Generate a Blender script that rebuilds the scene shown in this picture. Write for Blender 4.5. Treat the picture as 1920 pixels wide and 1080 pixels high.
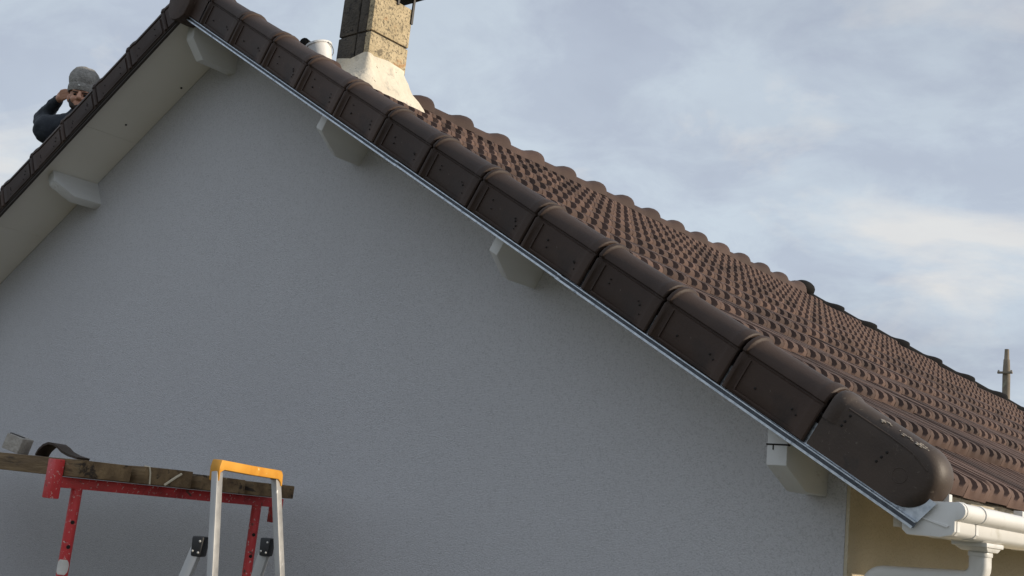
import bpy, bmesh, math, random
from mathutils import Vector, Matrix, noise
from math import sin, cos, tan, pi, radians, sqrt
random.seed(7)
sc = bpy.context.scene
for o in list(bpy.data.objects): bpy.data.objects.remove(o)
col = sc.collection

# ------------------------------------------------------------------ camera
FPX, YAW, PITCH, ROLL = 2166.70, 0.705744, 0.194421, 0.105342
CAM = Vector((5.3013, -3.2806, -2.4861))
fw = Vector((-sin(YAW) * cos(PITCH), cos(YAW) * cos(PITCH), sin(PITCH)))
rt = fw.cross(Vector((0, 0, 1))).normalized(); up = rt.cross(fw)
r2 = cos(ROLL) * rt + sin(ROLL) * up; u2 = -sin(ROLL) * rt + cos(ROLL) * up
cam_d = bpy.data.cameras.new('camera'); cam = bpy.data.objects.new('camera', cam_d); col.objects.link(cam)
cam_d.sensor_width = 36; cam_d.lens = FPX / 1920 * 36; cam_d.clip_start = .05; cam_d.clip_end = 3000
m3 = Matrix((r2, u2, -fw)).transposed()
cam.matrix_world = Matrix.Translation(CAM) @ m3.to_4x4()
sc.camera = cam
sc.render.resolution_x, sc.render.resolution_y = 1024, 576

# ------------------------------------------------------------------ world, sun, exposure
SUN_AZ, SUN_EL = radians(27), radians(16)          # azimuth from +x towards +y
w = bpy.data.worlds.new('World'); sc.world = w; w.use_nodes = True
nt = w.node_tree; N = nt.nodes; LK = nt.links; N.clear()
def wn(t, **k):
    n = N.new(t)
    for a, v in k.items(): setattr(n, a, v)
    return n
out = wn('ShaderNodeOutputWorld'); bg = wn('ShaderNodeBackground'); bg.inputs['Strength'].default_value = .1
sky = wn('ShaderNodeTexSky', sky_type='NISHITA', sun_disc=False, sun_elevation=SUN_EL, sun_rotation=pi / 2 - SUN_AZ)
sky.air_density = 1.3; sky.dust_density = 2.0
tc = wn('ShaderNodeTexCoord')
sep = wn('ShaderNodeSeparateXYZ'); LK.new(tc.outputs['Generated'], sep.inputs[0])
def wm(op, a, b=None, c=None):
    n = wn('ShaderNodeMath', operation=op)
    for i, v in enumerate((a, b, c)):
        if v is None: continue
        if isinstance(v, (int, float)): n.inputs[i].default_value = v
        else: LK.new(v, n.inputs[i])
    return n.outputs[0]
zz = wm('ADD', wm('MAXIMUM', sep.outputs[2], 0), .22)   # a flat cloud deck seen in perspective
comb = wn('ShaderNodeCombineXYZ')
LK.new(wm('DIVIDE', sep.outputs[0], zz), comb.inputs[0]); LK.new(wm('DIVIDE', sep.outputs[1], zz), comb.inputs[1])
def wnoise(scale, detail, rough, off, dist=0.):
    mp = wn('ShaderNodeMapping'); mp.inputs['Location'].default_value = off
    LK.new(comb.outputs[0], mp.inputs[0])
    n = wn('ShaderNodeTexNoise'); n.inputs['Scale'].default_value = scale; n.inputs['Detail'].default_value = detail
    n.inputs['Roughness'].default_value = rough; n.inputs['Distortion'].default_value = dist
    LK.new(mp.outputs[0], n.inputs['Vector']); return n.outputs[0]
def wramp(fac, stops):
    n = wn('ShaderNodeValToRGB'); cr = n.color_ramp
    while len(cr.elements) < len(stops): cr.elements.new(.5)
    for e, (p, c) in zip(cr.elements, stops): e.position = p; e.color = (*c, 1)
    LK.new(fac, n.inputs[0]); return n.outputs[0]
def wmix(fac, a, b, t='MIX'):
    n = wn('ShaderNodeMix', data_type='RGBA', blend_type=t)
    if isinstance(fac, (int, float)): n.inputs[0].default_value = fac
    else: LK.new(fac, n.inputs[0])
    for i, v in ((6, a), (7, b)):
        if isinstance(v, tuple): n.inputs[i].default_value = (*v, 1)
        else: LK.new(v, n.inputs[i])
    return n.outputs[2]
big = wnoise(1.3, 6, .55, (14.51, 8.44, .79), .3)
mid = wnoise(4.2, 9, .62, (7.3, 2.2, 1), .4)
fine = wnoise(2.0, 8, .56, (2.03, 5.82, 6.07), .5)
# grey-blue undersides to paler tops (physical sky units, Background strength .1)
cloud = wmix(.5, wramp(big, ((.36, (4.7, 5.25, 6.35)), (.64, (5.9, 6.8, 7.75)))),
             wramp(mid, ((.40, (4.5, 5.0, 6.15)), (.60, (6.1, 6.9, 7.7)))))
bright = wramp(fine, ((.53, (0, 0, 0)), (.68, (1, 1, 1))))
cloud = wmix(wm('MULTIPLY', bright, .7), cloud, (8.3, 8.1, 7.8))
cover = wramp(big, ((.25, (.80, .80, .80)), (.6, (.97, .97, .97))))
LK.new(wmix(cover, sky.outputs[0], cloud), bg.inputs['Color'])
LK.new(bg.outputs[0], out.inputs[0])

sd = bpy.data.lights.new('sun', 'SUN'); sd.energy = 4.2; sd.angle = radians(.6); sd.color = (1, .87, .70)
so = bpy.data.objects.new('sun', sd); col.objects.link(so)
sv = Vector((cos(SUN_EL) * cos(SUN_AZ), cos(SUN_EL) * sin(SUN_AZ), sin(SUN_EL)))
so.rotation_euler = sv.to_track_quat('Z', 'Y').to_euler(); so.location = sv * 40
sc.view_settings.view_transform = 'Standard'; sc.view_settings.look = 'None'
sc.view_settings.exposure = 0; sc.view_settings.gamma = 1

# ------------------------------------------------------------------ constants of the place
S = 0.52787; T = tan(S); CS, SN = cos(S), sin(S)   # slope of the verges
T2 = T - .0175; S2 = math.atan(T2); K0 = .115      # slope and height of the tiled surface
G = .345                                            # tile gauge
DW = .35                                            # gable wall face
GZ = -4.6                                           # ground
XW = 3.72                                           # side wall face
YR = 7.60                                           # end of the ridge, hips start
XE = 4.13                                           # eave
def ray_pt(u, v, y):
    d = r2 * ((u - 960) / FPX) - u2 * ((v - 540) / FPX) + fw; return CAM + d * ((y - CAM.y) / d.y)
def slope_pt(d, y, h): return Vector((d * CS + h * SN, y, -d * SN + h * CS))
def zt(x): return K0 - abs(x) * T2

# ------------------------------------------------------------------ materials
def mat(name, base, rough=.7, metal=0., var=None, scale=8., detail=5., bump=0., bscale=60., bdist=.01,
        spots=None, rand=0., spec=.5, rvar=0., stretch=None):
    """base colour varied by noise to `var`; `spots`=(colour, scale, threshold, softness) lays wear with its own shape over it"""
    m = bpy.data.materials.new(name); m.use_nodes = True; t = m.node_tree; L = t.links; nn = t.nodes
    b = nn['Principled BSDF']; b.inputs['Roughness'].default_value = rough; b.inputs['Metallic'].default_value = metal
    b.inputs['Specular IOR Level'].default_value = spec
    tcn = nn.new('ShaderNodeTexCoord'); c = None
    def noi(s, d=4., r=.55, dist=0.):
        n = nn.new('ShaderNodeTexNoise'); n.inputs['Scale'].default_value = s; n.inputs['Detail'].default_value = d
        n.inputs['Roughness'].default_value = r; n.inputs['Distortion'].default_value = dist
        if stretch:
            mp = nn.new('ShaderNodeMapping'); mp.inputs['Scale'].default_value = stretch
            L.new(tcn.outputs['Object'], mp.inputs[0]); L.new(mp.outputs[0], n.inputs['Vector'])
        else: L.new(tcn.outputs['Object'], n.inputs['Vector'])
        return n.outputs[0]
    def ramp(f, p0, p1, c0=(0, 0, 0), c1=(1, 1, 1)):
        n = nn.new('ShaderNodeValToRGB'); e = n.color_ramp.elements
        e[0].position = p0; e[0].color = (*c0, 1); e[1].position = p1; e[1].color = (*c1, 1); L.new(f, n.inputs[0]); return n.outputs[0]
    def mix(f, a, bb, bt='MIX'):
        n = nn.new('ShaderNodeMix'); n.data_type = 'RGBA'; n.blend_type = bt
        if isinstance(f, float): n.inputs[0].default_value = f
        else: L.new(f, n.inputs[0])
        for i, v in ((6, a), (7, bb)):
            if isinstance(v, tuple): n.inputs[i].default_value = (*v, 1)
            else: L.new(v, n.inputs[i])
        return n.outputs[2]
    c = ramp(noi(scale, detail), .33, .67, base, var or base)
    if rand:
        oi = nn.new('ShaderNodeObjectInfo')
        rr = ramp(oi.outputs['Random'], 0, 1, (1 - rand,) * 3, (1 + rand,) * 3)
        c = mix(1.0, c, rr, 'MULTIPLY')
    for sp in (spots or []):
        sc_, ss, th, so_ = sp[:4]
        c = mix(ramp(noi(ss, 6., .6, .4), th, th + so_), c, sc_)
    L.new(c, b.inputs['Base Color'])
    if rvar:
        L.new(ramp(noi(scale * 2), .3, .7, (rough - rvar,) * 3, (rough + rvar,) * 3), b.inputs['Roughness'])
    if bump:
        bn = nn.new('ShaderNodeBump'); bn.inputs['Strength'].default_value = bump; bn.inputs['Distance'].default_value = bdist
        L.new(noi(bscale, 3.), bn.inputs['Height']); L.new(bn.outputs[0], b.inputs['Normal'])
    return m
M = {}
M['stucco'] = mat('grey_stucco', (.545, .542, .558), .92, var=(.58, .577, .593), scale=.9, bump=.7, bscale=185, bdist=.007, spec=.15,
                  spots=[((.46, .458, .472), 150, .50, .14), ((.66, .66, .685), 190, .60, .08)])
M['cream'] = mat('cream_stucco', (.54, .475, .35), .9, var=(.61, .54, .41), scale=3, bump=.7, bscale=80, bdist=.01, spec=.2)
M['tile'] = mat('brown_tile', (.074, .044, .034), .75, var=(.112, .069, .053), scale=5, bump=.25, bscale=150, bdist=.002, rand=.38,
                spots=[((.14, .105, .085), 30, .67, .1), ((.045, .031, .025), 7, .58, .12)], spec=.3)
M['cap'] = mat('ridge_cap_brown', (.056, .034, .027), .75, var=(.086, .053, .042), scale=7, bump=.2, bscale=120, bdist=.002, rand=.25, spots=[((.14, .10, .08), 24, .67, .1)], spec=.3)
M['verge'] = mat('dark_brown_verge', (.040, .025, .019), .58, var=(.060, .038, .028), scale=5, bump=.25, bscale=120, bdist=.003, rand=.25,
                 spots=[((.085, .062, .048), 22, .66, .12), ((.12, .095, .075), 60, .70, .06), ((.030, .021, .017), 6, .58, .15)], spec=.25)
M['end'] = mat('worn_end_tile', (.040, .027, .020), .55, var=(.062, .042, .030), scale=6, bump=.2, bscale=150, bdist=.003,
               spots=[((.13, .10, .078), 34, .66, .06), ((.10, .078, .06), 90, .64, .06), ((.035, .027, .022), 9, .62, .1)], spec=.4)
M['scrape'] = mat('chipped_clay', (.36, .30, .24), .85, var=(.48, .42, .35), scale=40)
M['dot'] = mat('dark_dimple', (.015, .012, .010), .9)
M['hip'] = mat('black_hip_cap', (.008, .0075, .0075), .85, var=(.012, .011, .011), scale=10, rand=.1, spec=.15)
M['underlay'] = mat('underlay', (.05, .04, .035), .9)
M['zinc'] = mat('galvanised_zinc', (.42, .46, .50), .38, .85, var=(.62, .66, .70), scale=60, detail=2, rvar=.1,
                spots=[((.26, .29, .33), 34, .6, .08)])
M['zinc_shaded'] = mat('shaded_zinc', (.13, .14, .155), .6, .4, var=(.20, .215, .235), scale=40)  # same zinc darkened, paints the shade in the drip gap
M['white'] = mat('white_paint', (.66, .66, .65), .55, var=(.73, .73, .715), scale=9, bump=.35, bscale=60, bdist=.004, stretch=(1, .2, 1),
                 spots=[((.48, .46, .42), 22, .64, .1), ((.36, .34, .30), 70, .71, .05)])
M['soffit'] = mat('soffit_board', (.80, .77, .70), .65, var=(.84, .81, .74), scale=2.5, bump=.05, bscale=30)
M['pvc'] = mat('white_plastic', (.71, .70, .67), .36, var=(.76, .75, .72), scale=5, spots=[((.56, .54, .48), 9, .58, .16), ((.42, .39, .33), 60, .70, .06)])
M['mortar'] = mat('pale_mortar', (.50, .44, .34), .92, var=(.62, .56, .45), scale=14, bump=.8, bscale=45, bdist=.01,
                  spots=[((.16, .12, .09), 17, .62, .08)])
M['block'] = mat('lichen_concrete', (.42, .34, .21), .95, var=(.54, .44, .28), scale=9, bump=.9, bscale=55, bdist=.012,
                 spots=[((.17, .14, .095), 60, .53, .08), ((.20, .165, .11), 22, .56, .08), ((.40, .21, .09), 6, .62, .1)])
M['block_dark'] = mat('dark_concrete', (.055, .047, .038), .95, var=(.095, .080, .062), scale=9, bump=.9, bscale=55, bdist=.012,
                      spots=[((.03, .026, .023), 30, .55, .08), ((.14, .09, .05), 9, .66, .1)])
M['plaster'] = mat('white_plaster', (.60, .54, .43), .9, var=(.72, .66, .54), scale=6, bump=.6, bscale=40, bdist=.012,
                   spots=[((.46, .42, .35), 11, .58, .12), ((.30, .26, .20), 24, .64, .06)])
M['plaster_grey'] = mat('weathered_plaster', (.30, .27, .24), .95, var=(.46, .43, .38), scale=8, bump=.7, bscale=40, bdist=.012)
M['black'] = mat('black_steel', (.018, .017, .017), .5, .3)
M['red'] = mat('red_paint', (.54, .030, .034), .42, var=(.62, .045, .048), scale=8, bump=.15, bscale=60,
               spots=[((.66, .45, .42), 75, .61, .03), ((.10, .05, .035), 20, .64, .04), ((.36, .02, .024), 6, .55, .1)])
M['sticker'] = mat('white_sticker', (.72, .70, .66), .6, var=(.6, .58, .54), scale=30)
M['wood'] = mat('weathered_wood', (.085, .052, .026), .9, var=(.21, .14, .072), scale=14, detail=8, bump=.9, bscale=70, bdist=.006, rand=.2, stretch=(.16, 1, 1),
                spots=[((.36, .29, .20), 26, .64, .06), ((.035, .024, .016), 22, .57, .08)])
M['rope'] = mat('pale_cord', (.55, .48, .36), .9)
M['alu'] = mat('aluminium', (.40, .395, .385), .5, .65, var=(.50, .495, .48), scale=12, rvar=.08, spots=[((.80, .80, .78), 40, .68, .04)])
M['orange'] = mat('orange_plastic', (.56, .25, .02), .55, var=(.66, .32, .04), scale=9, spots=[((.80, .62, .34), 34, .63, .06), ((.24, .10, .012), 22, .64, .06), ((.50, .18, .01), 7, .55, .15)])
M['rubber'] = mat('black_plastic', (.02, .02, .021), .5)
M['skin'] = mat('skin', (.50, .26, .17), .55, var=(.56, .30, .20), scale=18)
M['hair'] = mat('dark_hair', (.03, .022, .016), .8)
M['knit'] = mat('grey_knit', (.21, .20, .185), .95, var=(.34, .325, .30), scale=34, bump=1., bscale=110, bdist=.01)
M['badge'] = mat('pale_badge', (.6, .6, .56), .7)
M['jacket'] = mat('navy_jacket', (.016, .021, .030), .8, var=(.030, .036, .046), scale=12, bump=.4, bscale=26, bdist=.02)
M['trousers'] = mat('dark_trousers', (.03, .03, .034), .9, var=(.05, .05, .055), scale=12)
M['pole'] = mat('grey_pole_wood', (.17, .14, .105), .9, var=(.25, .21, .16), scale=2, bump=.5, bscale=14, spots=[((.32, .31, .22), 2.2, .58, .1)])
M['leaf'] = mat('leaf', (.10, .12, .03), .6, var=(.16, .15, .04), scale=1.5)
M['bark'] = mat('bark', (.10, .08, .06), .9, var=(.15, .12, .09), scale=6)
M['ground'] = mat('gravel_ground', (.07, .07, .045), .95, var=(.125, .118, .088), scale=.8, detail=9, bump=.6, bscale=30,
                  spots=[((.08, .10, .045), .35, .52, .12)])

# ------------------------------------------------------------------ mesh helpers
class MB:
    def __init__(s): s.v = []; s.f = []; s.mi = []
    def add(s, vs, fs, mi=0):
        b = len(s.v); s.v += [tuple(v) for v in vs]; s.f += [tuple(i + b for i in f) for f in fs]; s.mi += [mi] * len(fs); return s
    def box(s, lo, hi, mi=0, mtx=None):
        vs = [Vector((x, y, z)) for x in (lo[0], hi[0]) for y in (lo[1], hi[1]) for z in (lo[2], hi[2])]
        if mtx: vs = [mtx @ v for v in vs]
        return s.add(vs, [(0, 1, 3, 2), (4, 6, 7, 5), (0, 4, 5, 1), (2, 3, 7, 6), (0, 2, 6, 4), (1, 5, 7, 3)], mi)
    def hexa(s, p, mi=0):      # p: bottom 4 then top 4, same winding
        return s.add(p, [(3, 2, 1, 0), (4, 5, 6, 7), (0, 1, 5, 4), (1, 2, 6, 5), (2, 3, 7, 6), (3, 0, 4, 7)], mi)
    def prism(s, poly, off, mi=0):   # polygon of 3-D points extruded by off
        n = len(poly); a = [Vector(p) for p in poly]; b = [p + Vector(off) for p in a]
        return s.add(a + b, [tuple(range(n))[::-1], tuple(range(n, 2 * n))] + [(i, (i + 1) % n, n + (i + 1) % n, n + i) for i in range(n)], mi)
    def tube(s, pts, rad, n=10, mi=0, cap=True, sq=None):
        pts = [Vector(p) for p in pts]; rs = rad if isinstance(rad, (list, tuple)) else [rad] * len(pts)
        rings = []; ref = None
        for i, p in enumerate(pts):
            t = (pts[min(i + 1, len(pts) - 1)] - pts[max(i - 1, 0)]).normalized()
            if ref is None: ref = Vector((0, 0, 1)) if abs(t.z) < .9 else Vector((0, 1, 0))
            a = (ref - t * ref.dot(t)).normalized(); ref = a; b = t.cross(a)
            ring = []
            for k in range(n):
                th = 2 * pi * k / n; ca, sa = cos(th), sin(th)
                if sq: e = sq[2]; ca = math.copysign(abs(ca) ** e, ca) * sq[0]; sa = math.copysign(abs(sa) ** e, sa) * sq[1]
                ring.append(p + (a * ca + b * sa) * rs[i])
            rings.append(ring)
        vs = [v for r in rings for v in r]; fs = []
        for i in range(len(pts) - 1):
            for k in range(n):
                fs.append((i * n + k, i * n + (k + 1) % n, (i + 1) * n + (k + 1) % n, (i + 1) * n + k))
        if cap: fs += [tuple(range(n))[::-1], tuple(range((len(pts) - 1) * n, len(pts) * n))]
        return s.add(vs, fs, mi)
    def grid(s, rows, mi=0, close=False):
        n = len(rows[0]); vs = [v for r in rows for v in r]; fs = []
        for i in range(len(rows) - 1):
            for k in range(n if close else n - 1):
                fs.append((i * n + k, i * n + (k + 1) % n, (i + 1) * n + (k + 1) % n, (i + 1) * n + k))
        return s.add(vs, fs, mi)
    def ball(s, c, r, n=12, m=8, mi=0):
        c = Vector(c); r = Vector(r) if not isinstance(r, (int, float)) else Vector((r, r, r))
        rows = []
        for i in range(m + 1):
            ph = pi * (i + .001) / (m + .002) - pi / 2
            rows.append([c + Vector((r.x * cos(ph) * cos(2 * pi * k / n), r.y * cos(ph) * sin(2 * pi * k / n), r.z * sin(ph))) for k in range(n)])
        return s.grid(rows, mi, True)
    def capsule(s, a, ra, b, rb, n=14):
        a, b = Vector(a), Vector(b); t = (b - a).normalized(); pts = []; rs = []
        for i in range(5):
            th = pi / 2 * i / 4; pts.append(a - t * ra * cos(th)); rs.append(max(ra * sin(th), .002))
        for i in range(5):
            th = pi / 2 * i / 4; pts.append(b + t * rb * sin(th)); rs.append(max(rb * cos(th), .002))
        return s.tube(pts, rs, n)
    def mesh(s, name, mats, bevel=0, angle=35, merge=False):
        bm = bmesh.new(); vs = [bm.verts.new(v) for v in s.v]
        for f, mi in zip(s.f, s.mi):
            try: fc = bm.faces.new([vs[i] for i in f]); fc.material_index = mi
            except ValueError: pass
        if merge: bmesh.ops.remove_doubles(bm, verts=bm.verts, dist=1e-5)
        bmesh.ops.recalc_face_normals(bm, faces=bm.faces)
        if bevel:
            es = [e for e in bm.edges if len(e.link_faces) == 2 and e.calc_face_angle(0) > radians(40)]
            bmesh.ops.bevel(bm, geom=es, offset=bevel, segments=2, affect='EDGES', profile=.6)
        for f in bm.faces: f.smooth = True
        for e in bm.edges: e.smooth = len(e.link_faces) == 2 and e.calc_face_angle(0) < radians(angle)
        me = bpy.data.meshes.new(name); bm.to_mesh(me); bm.free()
        for m_ in (mats if isinstance(mats, (list, tuple)) else [mats]): me.materials.append(M[m_])
        return me
    def build(s, name, mats, parent=None, bevel=0, angle=35, merge=False):
        return link(name, s.mesh(name, mats, bevel, angle, merge), parent)
def link(name, me, parent=None, loc=None, rot=None):
    o = bpy.data.objects.new(name, me); col.objects.link(o)
    if parent: o.parent = parent
    if loc is not None: o.location = loc
    if rot is not None: o.rotation_euler = rot
    return o
def tag(o, label, cat, group=None, kind=None):
    o['label'] = label; o['category'] = cat
    if group: o['group'] = group
    if kind: o['kind'] = kind
    return o
def empty(name, loc=(0, 0, 0), parent=None):
    o = bpy.data.objects.new(name, None); o.empty_display_size = .1; col.objects.link(o); o.location = loc
    if parent: o.parent = parent
    return o

# ------------------------------------------------------------------ ground
g = MB(); g.add([(-900, -900, GZ), (900, -900, GZ), (900, 900, GZ), (-900, 900, GZ)], [(0, 1, 2, 3)])
go = g.build('ground', 'ground'); go['kind'] = 'structure'

# ------------------------------------------------------------------ house body
house = empty('house', (0, 0, 0))
tag(house, 'grey rendered house with brown tiled roof, seen at its gable end', 'house')
HE = .017                                              # soffit plane, perpendicular height over the verge line
def soff(x): return -abs(x) * T + HE / CS
YB = 12.45
b = MB()       # gable wall, thick slab with its pentagon outline
b.prism([(-XW, DW, GZ - .2), (XW, DW, GZ - .2), (XW, DW, soff(XW) + .02), (0, DW, soff(0) + .02), (-XW, DW, soff(XW) + .02)], (0, .25, 0))
b.build('gable_wall', 'stucco', house)
for sx in (1, -1):
    b = MB(); x0, x1 = sorted((sx * (XW - .003), sx * (XW - .25)))
    b.box((x0, DW + .25, GZ - .2), (x1, YB, soff(XW) + .05)); b.build('side_wall', 'cream', house)
    # side face of the gable wall corner, rendered cream
    b = MB(); x0, x1 = sorted((sx * (XW + .0006), sx * (XW + .012)))
    b.box((x0, DW + .0015, GZ - .2), (x1, YB, soff(XW) - .004)); b.build('side_render', 'cream', house)
b = MB(); b.box((-XW + .25, YB - .25, GZ - .2), (XW - .25, YB, -2.1)); b.build('rear_wall', 'cream', house)
for sx in (1, -1):
    # soffit boards under the verge overhang
    b = MB(); xs = [0, .9, 1.8, 2.7, 3.6, 4.0]
    for i in range(len(xs) - 1):
        a0, a1 = xs[i] + (.0015 if i else .004), xs[i + 1] - .0015
        p = lambda x, y, up: Vector((sx * x, y, soff(x) + up))
        b.hexa([p(a0, -.004, 0), p(a1, -.004, 0), p(a1, DW - .003, 0), p(a0, DW - .003, 0), p(a0, -.004, .018), p(a1, -.004, .018), p(a1, DW - .003, .018), p(a0, DW - .003, .018)])
    b.build('soffit', 'soffit', house)
    # verge board behind the tiles
    b = MB(); p = lambda x, y, up: Vector((sx * x, y, soff(x) + up))
    b.hexa([p(.0, 0.0, .020), p(4.0, 0., .020), p(4.0, .03, .020), p(.0, .03, .020), p(0, 0., .10), p(4.0, 0., .10), p(4.0, .03, .10), p(0, .03, .10)])
    b.build('verge_board', 'underlay', house)
# purlin ends with their chamfered noses, under the verge
PUR = [('v', -.068, .066, .205, .108, .13, 1), ('s', 1.458, .062, .164, .083, .169, -1), ('s', 1.389, .052, .207, .117, .20, 1),
       ('s', 2.744, .052, .190, .111, .18, 1), ('v', 3.582, .070, .225, .155, .20, 1), ('s', 2.80, .06, .18, .10, .18, -1)]
for i, (kind, px, wd, hh, fh, cy_, sx) in enumerate(PUR):
    b = MB()
    if kind == 'v':      # upright
        zb = soff(px + wd / 2) - hh
        pr = lambda x: [Vector((x, .048, soff(x) - .002)), Vector((x, .048, zb + hh - fh)), Vector((x, cy_, zb)), Vector((x, DW + .01, zb)), Vector((x, DW + .01, soff(x) - .002))]
    else:                # square to the slope
        def pr(d):
            q = [slope_pt(d, y, h) for y, h in ((.048, HE - .001), (.048, HE - fh), (cy_, HE - hh), (DW + .01, HE - hh), (DW + .01, HE - .001))]
            return [Vector((sx * v.x, v.y, v.z)) for v in q]
    A, B_ = pr(px), pr(px + wd); n = 5
    b.add(A + B_, [tuple(range(n))[::-1], tuple(range(n, 2 * n))] + [(k, (k + 1) % n, n + (k + 1) % n, n + k) for k in range(n)])
    o = b.build('purlin_end', 'white', house, bevel=.005)
    if i == 4: o['label'] = 'cracked white purlin end near the eave'
    if i == 4:   # crack across its face
        c = MB(); c.box((px - .002, .0465, zb + hh - fh + .062), (px + wd + .004, .06, zb + hh - fh + .067)); c.box((px + .02, .0467, zb + hh - fh + .048), (px + .024, .06, zb + hh - fh + .064))
        c.build('crack', 'dot', o)
# small dark screw heads in the left soffit
for (x, y) in ((-.80, .20), (-.44, .30)):
    c = MB(); c.ball((x, y, soff(x)), .007, 8, 5); c.build('screw_head', 'dot', house)
# eave soffit and fascia on the visible side
for sx in (1, -1):
    b = MB(); p = lambda x, y, z: Vector((sx * x, y, z))
    x0, x1, ya, yb = XW + .014, 4.0, DW, YB + .3
    b.hexa([p(x0, ya, soff(x0) - .006), p(x1, ya, soff(x1) - .006), p(x1, yb, soff(x1) - .006), p(x0, yb, soff(x0) - .006), p(x0, ya, soff(x0) + .01), p(x1, ya, soff(x1) + .01), p(x1, yb, soff(x1) + .01), p(x0, yb, soff(x0) + .01)])
    b.build('eave_soffit', 'cream', house)
    b = MB(); b.hexa([p(4.003, .03, -2.40), p(4.028, .03, -2.40), p(4.028, YB + .3, -2.40), p(4.003, YB + .3, -2.40), p(4.003, .03, -2.285), p(4.028, .03, -2.285), p(4.028, YB + .3, -2.285), p(4.003, YB + .3, -2.285)])
    b.build('fascia', 'mortar', house)

# ------------------------------------------------------------------ roof: deck, tiles, verges, ridge, hips
b = MB()
zd = lambda x: zt(x) - .075
PE = XE - .06
ye = YR + PE
dk = [(0, .04, zd(0)), (PE, .04, zd(PE)), (PE, ye, zd(PE)), (0, YR, zd(0)), (-PE, .04, zd(PE)), (-PE, ye, zd(PE))]
b.add(dk + [(x, y, z - .02) for x, y, z in dk], [(0, 1, 2, 3), (0, 3, 5, 4), (3, 2, 5), (6, 9, 8, 7), (6, 10, 11, 9), (9, 11, 8), (0, 6, 7, 1), (1, 7, 8, 2), (2, 8, 11, 5), (5, 11, 10, 4), (4, 10, 6, 0)])
roof = b.build('roof', 'underlay', house)

TW = .21
def tile_mesh(nm='roof_tile', d=.037, L=.40):
    ys = [0.0015, .006, .030, .037, .046, .068, .077, .084, .105, .126, .133, .142, .164, .173, .180, .204, .2085]
    hs = [-.006, 0, 0, -.8, -1, -1, -.8, 0, .002, 0, -.8, -1, -1, -.8, 0, 0, -.004]
    hs = [h * d if h <= -.5 else h for h in hs]
    def row(x, f_tr, dz_rib, nar=0.):
        r = []
        for y, h in zip(ys, hs):
            if h < -.01: hh = h * f_tr
            else: hh = h + dz_rib
            r.append(Vector((x, y, hh)))
        return r
    rows = [row(-L, 1, 0), row(max(-.20, -L + .02), 1, .001), row(-.06, 1.12, .004), row(-.030, 1.05, .005), row(-.012, .68, .001), row(0, .74, -.010)]
    rows.append([Vector((.001, y, -d - .016)) for y in ys])
    rows.append([Vector((-.05, y, -d - .019)) for y in ys])
    m_ = MB(); m_.grid(rows)
    # side skirts close the tile's thickness
    for k in (0, len(ys) - 1):
        m_.add([rows[0][k], rows[5][k], rows[6][k], rows[0][k] + Vector((0, 0, -.03))], [(0, 1, 2, 3)])
    return m_
tile_me = tile_mesh().mesh('roof_tile', 'tile', angle=50)
top_me = tile_mesh(L=.13).mesh('roof_tile_top', 'tile', angle=50)      # cut course under the ridge caps
TILT = radians(4.6)                                    # noses ride up on the course below
noses = [XE] + [3.785 - i * G * cos(S2) for i in range(13)]
cand = []
NC = int((YR + XE) / TW) + 1
for ci, xn in enumerate(noses):
    stag = 0.0
    for j in range(NC):
        y = .085 + j * TW + stag
        if y > YR + xn - .02: continue
        crosses = y + TW > YR + xn - .42
        zn = zt(xn) - (.018 if ci == 0 else 0)
        # how large it shows: distance, and whether it lies inside the frame
        v = Vector((xn, y + .1, zn)) - CAM; dz = v.dot(fw); u = FPX * v.dot(r2) / dz + 960; vv = 540 - FPX * v.dot(u2) / dz
        inside = -30 < u < 1960 and -30 < vv < 1110
        cand.append((0 if (inside and not crosses) else 1, v.length, xn, y, zn, crosses, ci))
cand.sort()
def tile_mtx(xn, y, zn):
    rx = (random.random() - .5) * .016; rz = (random.random() - .5) * .012
    return Matrix.Translation((xn, y, zn + (random.random() - .5) * .006)) @ Matrix.Rotation(S2 - TILT + (random.random() - .5) * .008, 4, 'Y') @ Matrix.Rotation(rx, 4, 'X') @ Matrix.Rotation(rz, 4, 'Z')
rest = bmesh.new(); n_ind = 0
for i, (k0, dist, xn, y, zn, crosses, ci) in enumerate(cand):
    mx = tile_mtx(xn, y, zn)
    if i < 296 and k0 == 0:
        o = link('roof_tile', top_me if ci == 13 else tile_me, roof); o.matrix_local = mx; n_ind += 1
    else:
        base_n = len(rest.verts); rest.from_mesh(top_me if ci == 13 else tile_me); rest.verts.ensure_lookup_table()
        for v in rest.verts[base_n:]: v.co = mx @ v.co
# cut the far ones along the hip
bmesh.ops.bisect_plane(rest, geom=list(rest.verts) + list(rest.edges) + list(rest.faces), dist=1e-5, plane_co=(0, YR, 0), plane_no=Vector((-1, 1, 0)).normalized(), clear_outer=True)
me = bpy.data.meshes.new('far_roof_tiles'); rest.to_mesh(me); rest.free(); me.materials.append(M['tile'])
o = link('far_roof_tiles', me, roof); o['kind'] = 'stuff'
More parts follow.
